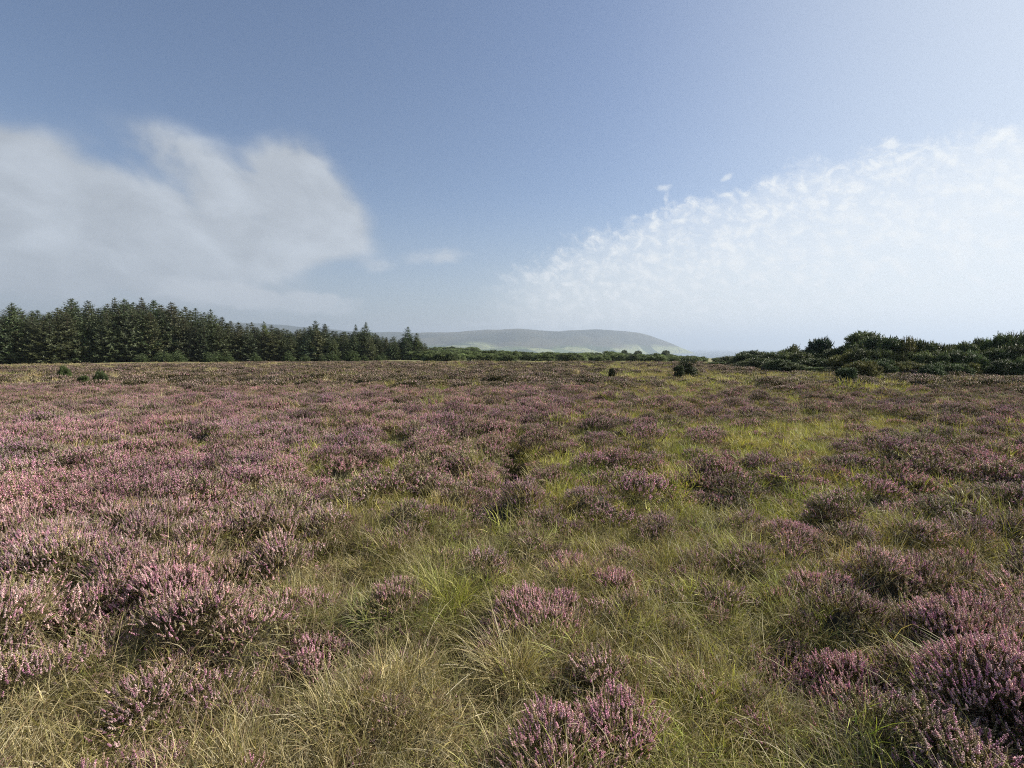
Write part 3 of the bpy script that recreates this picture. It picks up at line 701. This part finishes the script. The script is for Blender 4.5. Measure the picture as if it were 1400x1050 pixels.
HZ = SEA - 3 + (crest + 3) * t2 * (1 + .28 * gul * (1 - t2) * 2) 
HZ = np.minimum(HZ, SEA + (crest) * (1 - 0 * t2) + 0)
HZ = np.where(GX > 2180, SEA - 3, HZ)
nx, ny = GX.shape; V = np.stack([GX, GY, HZ], -1).reshape(-1, 3)
i, j = np.meshgrid(np.arange(nx - 1), np.arange(ny - 1), indexing='ij'); A = (i*ny+j).ravel(); B_ = ((i+1)*ny+j).ravel()
T = np.concatenate([np.stack([A, B_, B_+1], 1), np.stack([A, B_+1, A+1], 1)])
m, nt = new_mat('far_hill_fields'); N = nt.nodes.new; L = nt.links.new
g = N('ShaderNodeNewGeometry'); mp = N('ShaderNodeMapping'); mp.inputs['Scale'].default_value = (1/260, 1/420, 0); mp.inputs['Rotation'].default_value = (0, 0, .4); L(g.outputs['Position'], mp.inputs[0])
vo = N('ShaderNodeTexVoronoi'); vo.inputs['Scale'].default_value = 1; L(mp.outputs[0], vo.inputs[0])
sx = N('ShaderNodeSeparateColor'); L(vo.outputs['Color'], sx.inputs[0])
cr = N('ShaderNodeValToRGB'); e = cr.color_ramp.elements; e[0].color = (.05,.08,.03,1); e[1].color = (.42,.40,.23,1); q = e.new(.35); q.color = (.12,.17,.06,1); q = e.new(.6); q.color = (.27,.30,.13,1); cr.color_ramp.interpolation = 'CONSTANT'; L(sx.outputs[0], cr.inputs[0])
vd = N('ShaderNodeTexVoronoi'); vd.feature = 'DISTANCE_TO_EDGE'; L(mp.outputs[0], vd.inputs[0])
ed = N('ShaderNodeMapRange'); ed.inputs[1].default_value = .015; ed.inputs[2].default_value = .05; L(vd.outputs[0], ed.inputs[0])
hm = N('ShaderNodeMix'); hm.data_type = 'RGBA'; hm.inputs[6].default_value = (.03,.045,.02,1); L(ed.outputs[0], hm.inputs[0]); L(cr.outputs[0], hm.inputs[7])
sp = N('ShaderNodeSeparateXYZ'); L(g.outputs['Position'], sp.inputs[0])
nz = N('ShaderNodeTexNoise'); nz.inputs['Scale'].default_value = .0016; nz.inputs['Detail'].default_value = 6; L(g.outputs['Position'], nz.inputs[0])
ad = N('ShaderNodeMath'); ad.operation = 'MULTIPLY_ADD'; L(nz.outputs[0], ad.inputs[0]); ad.inputs[1].default_value = 190; L(sp.outputs[2], ad.inputs[2])
am = N('ShaderNodeMapRange'); am.inputs[1].default_value = 95; am.inputs[2].default_value = 140; L(ad.outputs[0], am.inputs[0])
cm = N('ShaderNodeValToRGB'); cm.color_ramp.elements[0].position = .4; cm.color_ramp.elements[0].color = (.035,.042,.025,1); cm.color_ramp.elements[1].position = .62; cm.color_ramp.elements[1].color = (.09,.085,.05,1); L(nz.outputs[0], cm.inputs[0])
mx = N('ShaderNodeMix'); mx.data_type = 'RGBA'; L(am.outputs[0], mx.inputs[0]); L(hm.outputs[2], mx.inputs[6]); L(cm.outputs[0], mx.inputs[7])
p = N('ShaderNodeBsdfPrincipled'); p.inputs['Roughness'].default_value = .95; p.inputs['Specular IOR Level'].default_value = .1; dk = N('ShaderNodeMix'); dk.data_type = 'RGBA'; dk.blend_type = 'MULTIPLY'; dk.inputs[0].default_value = 1; dk.inputs[7].default_value = (.80, .80, .82, 1); L(mx.outputs[2], dk.inputs[6]); L(dk.outputs[2], p.inputs['Base Color']); o = N('ShaderNodeOutputMaterial'); L(p.outputs[0], o.inputs[0])
me = mesh('hills', V, T, np.ones((len(V), 3)), m)
for pl in me.polygons: pl.use_smooth = True
ho = bpy.data.objects.new('hills', me); COL.objects.link(ho); ho['kind'] = 'structure'

# ------------------------------------------------------------------ sea
m, nt = new_mat('sea_water'); N = nt.nodes.new; L = nt.links.new
p = N('ShaderNodeBsdfPrincipled'); p.inputs['Base Color'].default_value = (.03,.06,.08,1); p.inputs['Roughness'].default_value = .28; p.inputs['IOR'].default_value = 1.33
g = N('ShaderNodeNewGeometry'); nz = N('ShaderNodeTexNoise'); nz.inputs['Scale'].default_value = .02; nz.inputs['Detail'].default_value = 5; L(g.outputs['Position'], nz.inputs[0])
bp = N('ShaderNodeBump'); bp.inputs['Distance'].default_value = 4; bp.inputs['Strength'].default_value = .4; L(nz.outputs[0], bp.inputs['Height']); L(bp.outputs[0], p.inputs['Normal'])
o = N('ShaderNodeOutputMaterial'); L(p.outputs[0], o.inputs[0])
E_ = 28000.
me = mesh('sea', [(-E_, -3000, SEA), (E_, -3000, SEA), (E_, E_, SEA), (-E_, E_, SEA)], [(0, 1, 2), (0, 2, 3)], np.ones((4, 3)), m)
so = bpy.data.objects.new('sea', me); COL.objects.link(so); so['kind'] = 'structure'

# ------------------------------------------------------------------ haze
top = float(HZ.max()) + 15
E2 = 28500.
x0, x1, y0, y1, z0, z1 = -E2, E2, -3500, E2, SEA - 5, top
hv = [(x0,y0,z0),(x1,y0,z0),(x1,y1,z0),(x0,y1,z0),(x0,y0,z1),(x1,y0,z1),(x1,y1,z1),(x0,y1,z1)]
me = bpy.data.meshes.new('haze'); me.from_pydata(hv, [], [(0,3,2,1),(4,5,6,7),(0,1,5,4),(1,2,6,5),(2,3,7,6),(3,0,4,7)])
m, nt = new_mat('haze_air'); pv = nt.nodes.new('ShaderNodeVolumePrincipled'); pv.inputs['Color'].default_value = (.505,.58,.70,1); pv.inputs['Density'].default_value = 1.45e-4; pv.inputs['Anisotropy'].default_value = .25
o = nt.nodes.new('ShaderNodeOutputMaterial'); nt.links.new(pv.outputs[0], o.inputs['Volume']); me.materials.append(m)
hz = bpy.data.objects.new('haze', me); COL.objects.link(hz); hz['kind'] = 'stuff'; hz['label'] = 'pale haze that fades the far hills and the sea'; hz['category'] = 'haze'

# ------------------------------------------------------------------ sun and sky
SAZ, SEL = R(72), R(36)
sd = bpy.data.lights.new('sun', 'SUN'); sd.energy = 5.0; sd.angle = R(.5); sd.color = (1, .94, .83)
s = bpy.data.objects.new('sun', sd); COL.objects.link(s)
from mathutils import Vector
v = Vector((math.sin(SAZ)*math.cos(SEL), math.cos(SAZ)*math.cos(SEL), math.sin(SEL)))
s.rotation_euler = v.to_track_quat('Z', 'Y').to_euler(); s.location = (30, 10, 40)
w = bpy.data.worlds.new('World'); scn.world = w; w.use_nodes = True; nt = w.node_tree; nt.nodes.clear()
N = nt.nodes.new; L = nt.links.new; E, op, ss = nt_expr(nt)
sky = N('ShaderNodeTexSky'); sky.sky_type = 'NISHITA'; sky.sun_disc = False; sky.sun_elevation = SEL; sky.sun_rotation = SAZ; sky.air_density = 1.0; sky.dust_density = 1.2; sky.ozone_density = 1.6; sky.altitude = 60
tc = N('ShaderNodeTexCoord'); sp = N('ShaderNodeSeparateXYZ'); L(tc.outputs['Generated'], sp.inputs[0])
X, Y, Z = (E(sp.outputs[i]) for i in range(3))
az = op('ARCTAN2', X, Y); el = op('ARCSINE', Z)
def vec(a, b, c=0.):
    n = N('ShaderNodeCombineXYZ')
    for i, q in enumerate((a, b, c)):
        if isinstance(q, E): L(q.s, n.inputs[i])
        else: n.inputs[i].default_value = q
    return n.outputs[0]
def noise(v_, scale, detail=4, rough=.5, dist=0.):
    n = N('ShaderNodeTexNoise'); n.inputs['Scale'].default_value = scale; n.inputs['Detail'].default_value = detail; n.inputs['Roughness'].default_value = rough; n.inputs['Distortion'].default_value = dist
    L(v_, n.inputs[0]); return E(n.outputs[0])
def azel(px, py):
    x, y, z = ray(px, py); return math.atan2(x, y), math.atan2(z, math.hypot(x, y))
# soft cloud mass on the left, wisps stretched along the wind
d1 = noise(vec(az * 1.0, el * 1.6), 3.0, 3) - .5; d2 = noise(vec(az + 7., el * 1.6), 3.2, 3) - .5
dr = noise(vec(az, el, 4.), 30, 3) - .5; azr = az + dr * .03; elr = el + dr * .02; azd = az + d1 * .16; eld = el + d2 * .12
def blob(px, py, rx, ry, ang=0., amp=1., raw=False):
    a, e_ = azel(px, py); c, s__ = math.cos(ang), math.sin(ang)
    A_, L_ = (azr, elr) if raw else (azd, eld); u = (A_ - a) * c + (L_ - e_) * s__; v_ = (L_ - e_) * c - (A_ - a) * s__
    q = op('EXPONENT', -(u*u * (1/rx**2) + v_*v_ * (1/ry**2))); return q * amp
BL = [(0, 245, .13, .055, -.35, .9), (-160, 260, .22, .12, 0, 1.), (130, 300, .17, .055, -.22, .75), (300, 262, .10, .055, -.2, .75), (385, 262, .055, .07, .1, .9), (440, 300, .09, .05, -.45, 1.15), (370, 350, .12, .035, 0, .6), (390, 225, .05, .04, .3, .55), (60, 215, .16, .035, -.3, .6), (290, 325, .19, .04, 0, .75),
      (235, 200, .06, .03, -.3, .45), (60, 340, .25, .05, 0, .55), (60, 400, .34, .04, 0, .75), (330, 405, .14, .03, -.15, .6)]
BL2 = [(450, 418, .055, .018, 0, 1.), (575, 354, .08, .020, .1, .45), (862, 431, .04, .009, 0, .9), (300, 402, .12, .018, -.1, .9), (650, 443, .05, .006, 0, .7), (510, 365, .03, .015, 0, .6), (610, 350, .05, .014, 0, .45), (330, 404, .09, .016, -.1, 1.), (750, 440, .03, .006, 0, .7), (430, 408, .03, .012, 0, .9)]
cov = None
for b in BL: cov = blob(*b) if cov is None else cov + blob(*b)
nA = noise(vec(az * 1.6, el * 2.3 + az * .35), 5.2, 7, .52, .35)
cl = ss(.10, .95, cov * (nA * 2.7 - .38)) * .88
nB = noise(vec(az, el * 2.2, 3.), 9, 4)
br = .72 + nB * .42 + ss(.35, .75, nA) * .26 + ss(-.9, .1, az) * .08      # brightness
# high mackerel cloud on the right
Zc = op('MAXIMUM', Z, .02); Yc_ = op('MAXIMUM', Y, .05)
u_ = X / Yc_; v_ = Z / Yc_
line = .150 + u_ * .42 - u_ * u_ * .145
nC = noise(vec(az, el * 1.2, 2.), 9.0, 4, .6); Q = vec(az + 0., el * 1.25 + az * .25, 5.); fine = noise(Q, 36, 6, .66, .4)
vor = N('ShaderNodeTexVoronoi'); vor.feature = 'SMOOTH_F1'; vor.inputs['Scale'].default_value = 62; vor.inputs['Smoothness'].default_value = .7
wv = N('ShaderNodeVectorMath'); wv.operation = 'MULTIPLY_ADD'; nn = N('ShaderNodeTexNoise'); nn.inputs['Scale'].default_value = 26.; L(Q, nn.inputs[0]); L(nn.outputs['Color'], wv.inputs[0]); wv.inputs[1].default_value = (.03, .03, 0); L(Q, wv.inputs[2]); L(wv.outputs[0], vor.inputs[0])
puff = 1. - E(vor.outputs['Distance'])
below = line - v_ + (nC - .5) * .10
cells = ss(.38, .68, fine * .88 + puff * .16 - .05)
edge = ss(-.02, .03, below + (fine - .5) * .09)
deep = ss(.0, .16, below)
front = ss(.05, .3, Y) * ss(-.10, .10, u_)
ac = (edge * (cells * .60 + .36) * (1. - deep * .55) + edge * deep * (cells * .12 + .46)) * front
# thin veil low down
veil = op('MAXIMUM', ss(.30, -.02, el) * .60, ss(.1, .9, az) * .58)
bgc = N('ShaderNodeMix'); bgc.data_type = 'RGBA'
def mixc(fac, a, bsock):
    n = N('ShaderNodeMix'); n.data_type = 'RGBA'; L(fac.s, n.inputs[0]); L(a, n.inputs[6])
    if isinstance(bsock, tuple): n.inputs[7].default_value = bsock
    else: L(bsock, n.inputs[7])
    return n.outputs[2]
nt.nodes.remove(bgc)
hs = N('ShaderNodeHueSaturation'); hs.inputs['Saturation'].default_value = 1.0; hs.inputs['Value'].default_value = 1.0; L(sky.outputs[0], hs.inputs['Color'])
tn = N('ShaderNodeMix'); tn.data_type = 'RGBA'; tn.blend_type = 'MULTIPLY'; tn.inputs[0].default_value = 1; tn.inputs[7].default_value = (1.13, 1.14, 1.22, 1); L(hs.outputs[0], tn.inputs[6])
vc = N('ShaderNodeMix'); vc.data_type = 'RGBA'; vc.inputs[6].default_value = (3.9, 4.4, 5.2, 1); vc.inputs[7].default_value = (6.3, 7.1, 7.6, 1); L(ss(-.5, .8, az).s, vc.inputs[0])
c = mixc(veil, tn.outputs[2], vc.outputs[2])
cc = N('ShaderNodeCombineColor'); L((br * 5.1).s, cc.inputs[0]); L((br * 5.5).s, cc.inputs[1]); L((br * 6.0).s, cc.inputs[2])
c = mixc(cl, c, cc.outputs[0])
cov2 = None
for b in BL2: cov2 = blob(*b, raw=True) if cov2 is None else cov2 + blob(*b, raw=True)
cov3 = None
for b in [(905, 257, .018, .006, .1, 1.), (997, 240, .012, .006, .5, 1.), (1217, 199, .020, .006, 0, 1.1), (1248, 209, .018, .005, .2, 1.), (1213, 223, .018, .006, .2, 1.1), (912, 272, .008, .012, 0, .7), (870, 297, .014, .008, 0, .8), (1110, 250, .03, .008, .1, .8)]:
    cov3 = blob(*b, raw=True) if cov3 is None else cov3 + blob(*b, raw=True)
c = mixc(ss(.2, .9, cov3 * (fine * 2.6 - .45)) * .6, c, (8.6, 9.0, 9.3, 1))
c = mixc(ss(.15, .95, cov2 * (noise(vec(az, el * 2., 8.), 22, 5) * 2.0)) * .62, c, (6.4, 6.8, 7.3, 1))
c = mixc(ac, c, (9.0, 9.3, 9.5, 1))
bg = N('ShaderNodeBackground'); bg.inputs[1].default_value = .0575; L(c, bg.inputs[0]); wo = N('ShaderNodeOutputWorld'); L(bg.outputs[0], wo.inputs[0])

# ------------------------------------------------------------------ camera, render
cd = bpy.data.cameras.new('camera'); cd.sensor_width = 36; cd.lens = 36 * F / 1400; cd.clip_start = .05; cd.clip_end = 80000
cam = bpy.data.objects.new('camera', cd); COL.objects.link(cam); cam.location = (0, 0, CZ); cam.rotation_euler = (pi / 2 - TH, 0, 0); scn.camera = cam
scn.view_settings.view_transform = 'Standard'; scn.view_settings.look = 'None'; scn.view_settings.exposure = 0.80; scn.view_settings.gamma = 1
cy = scn.cycles; cy.filter_width = 1.1; cy.use_denoising = False; cy.use_adaptive_sampling = False; cy.max_bounces = 6; cy.diffuse_bounces = 3; cy.glossy_bounces = 2; cy.transmission_bounces = 3; cy.volume_bounces = 1; cy.transparent_max_bounces = 4
cy.sample_clamp_indirect = 4
print('heather', nH, 'grass', nG, 'spruces', nsp)
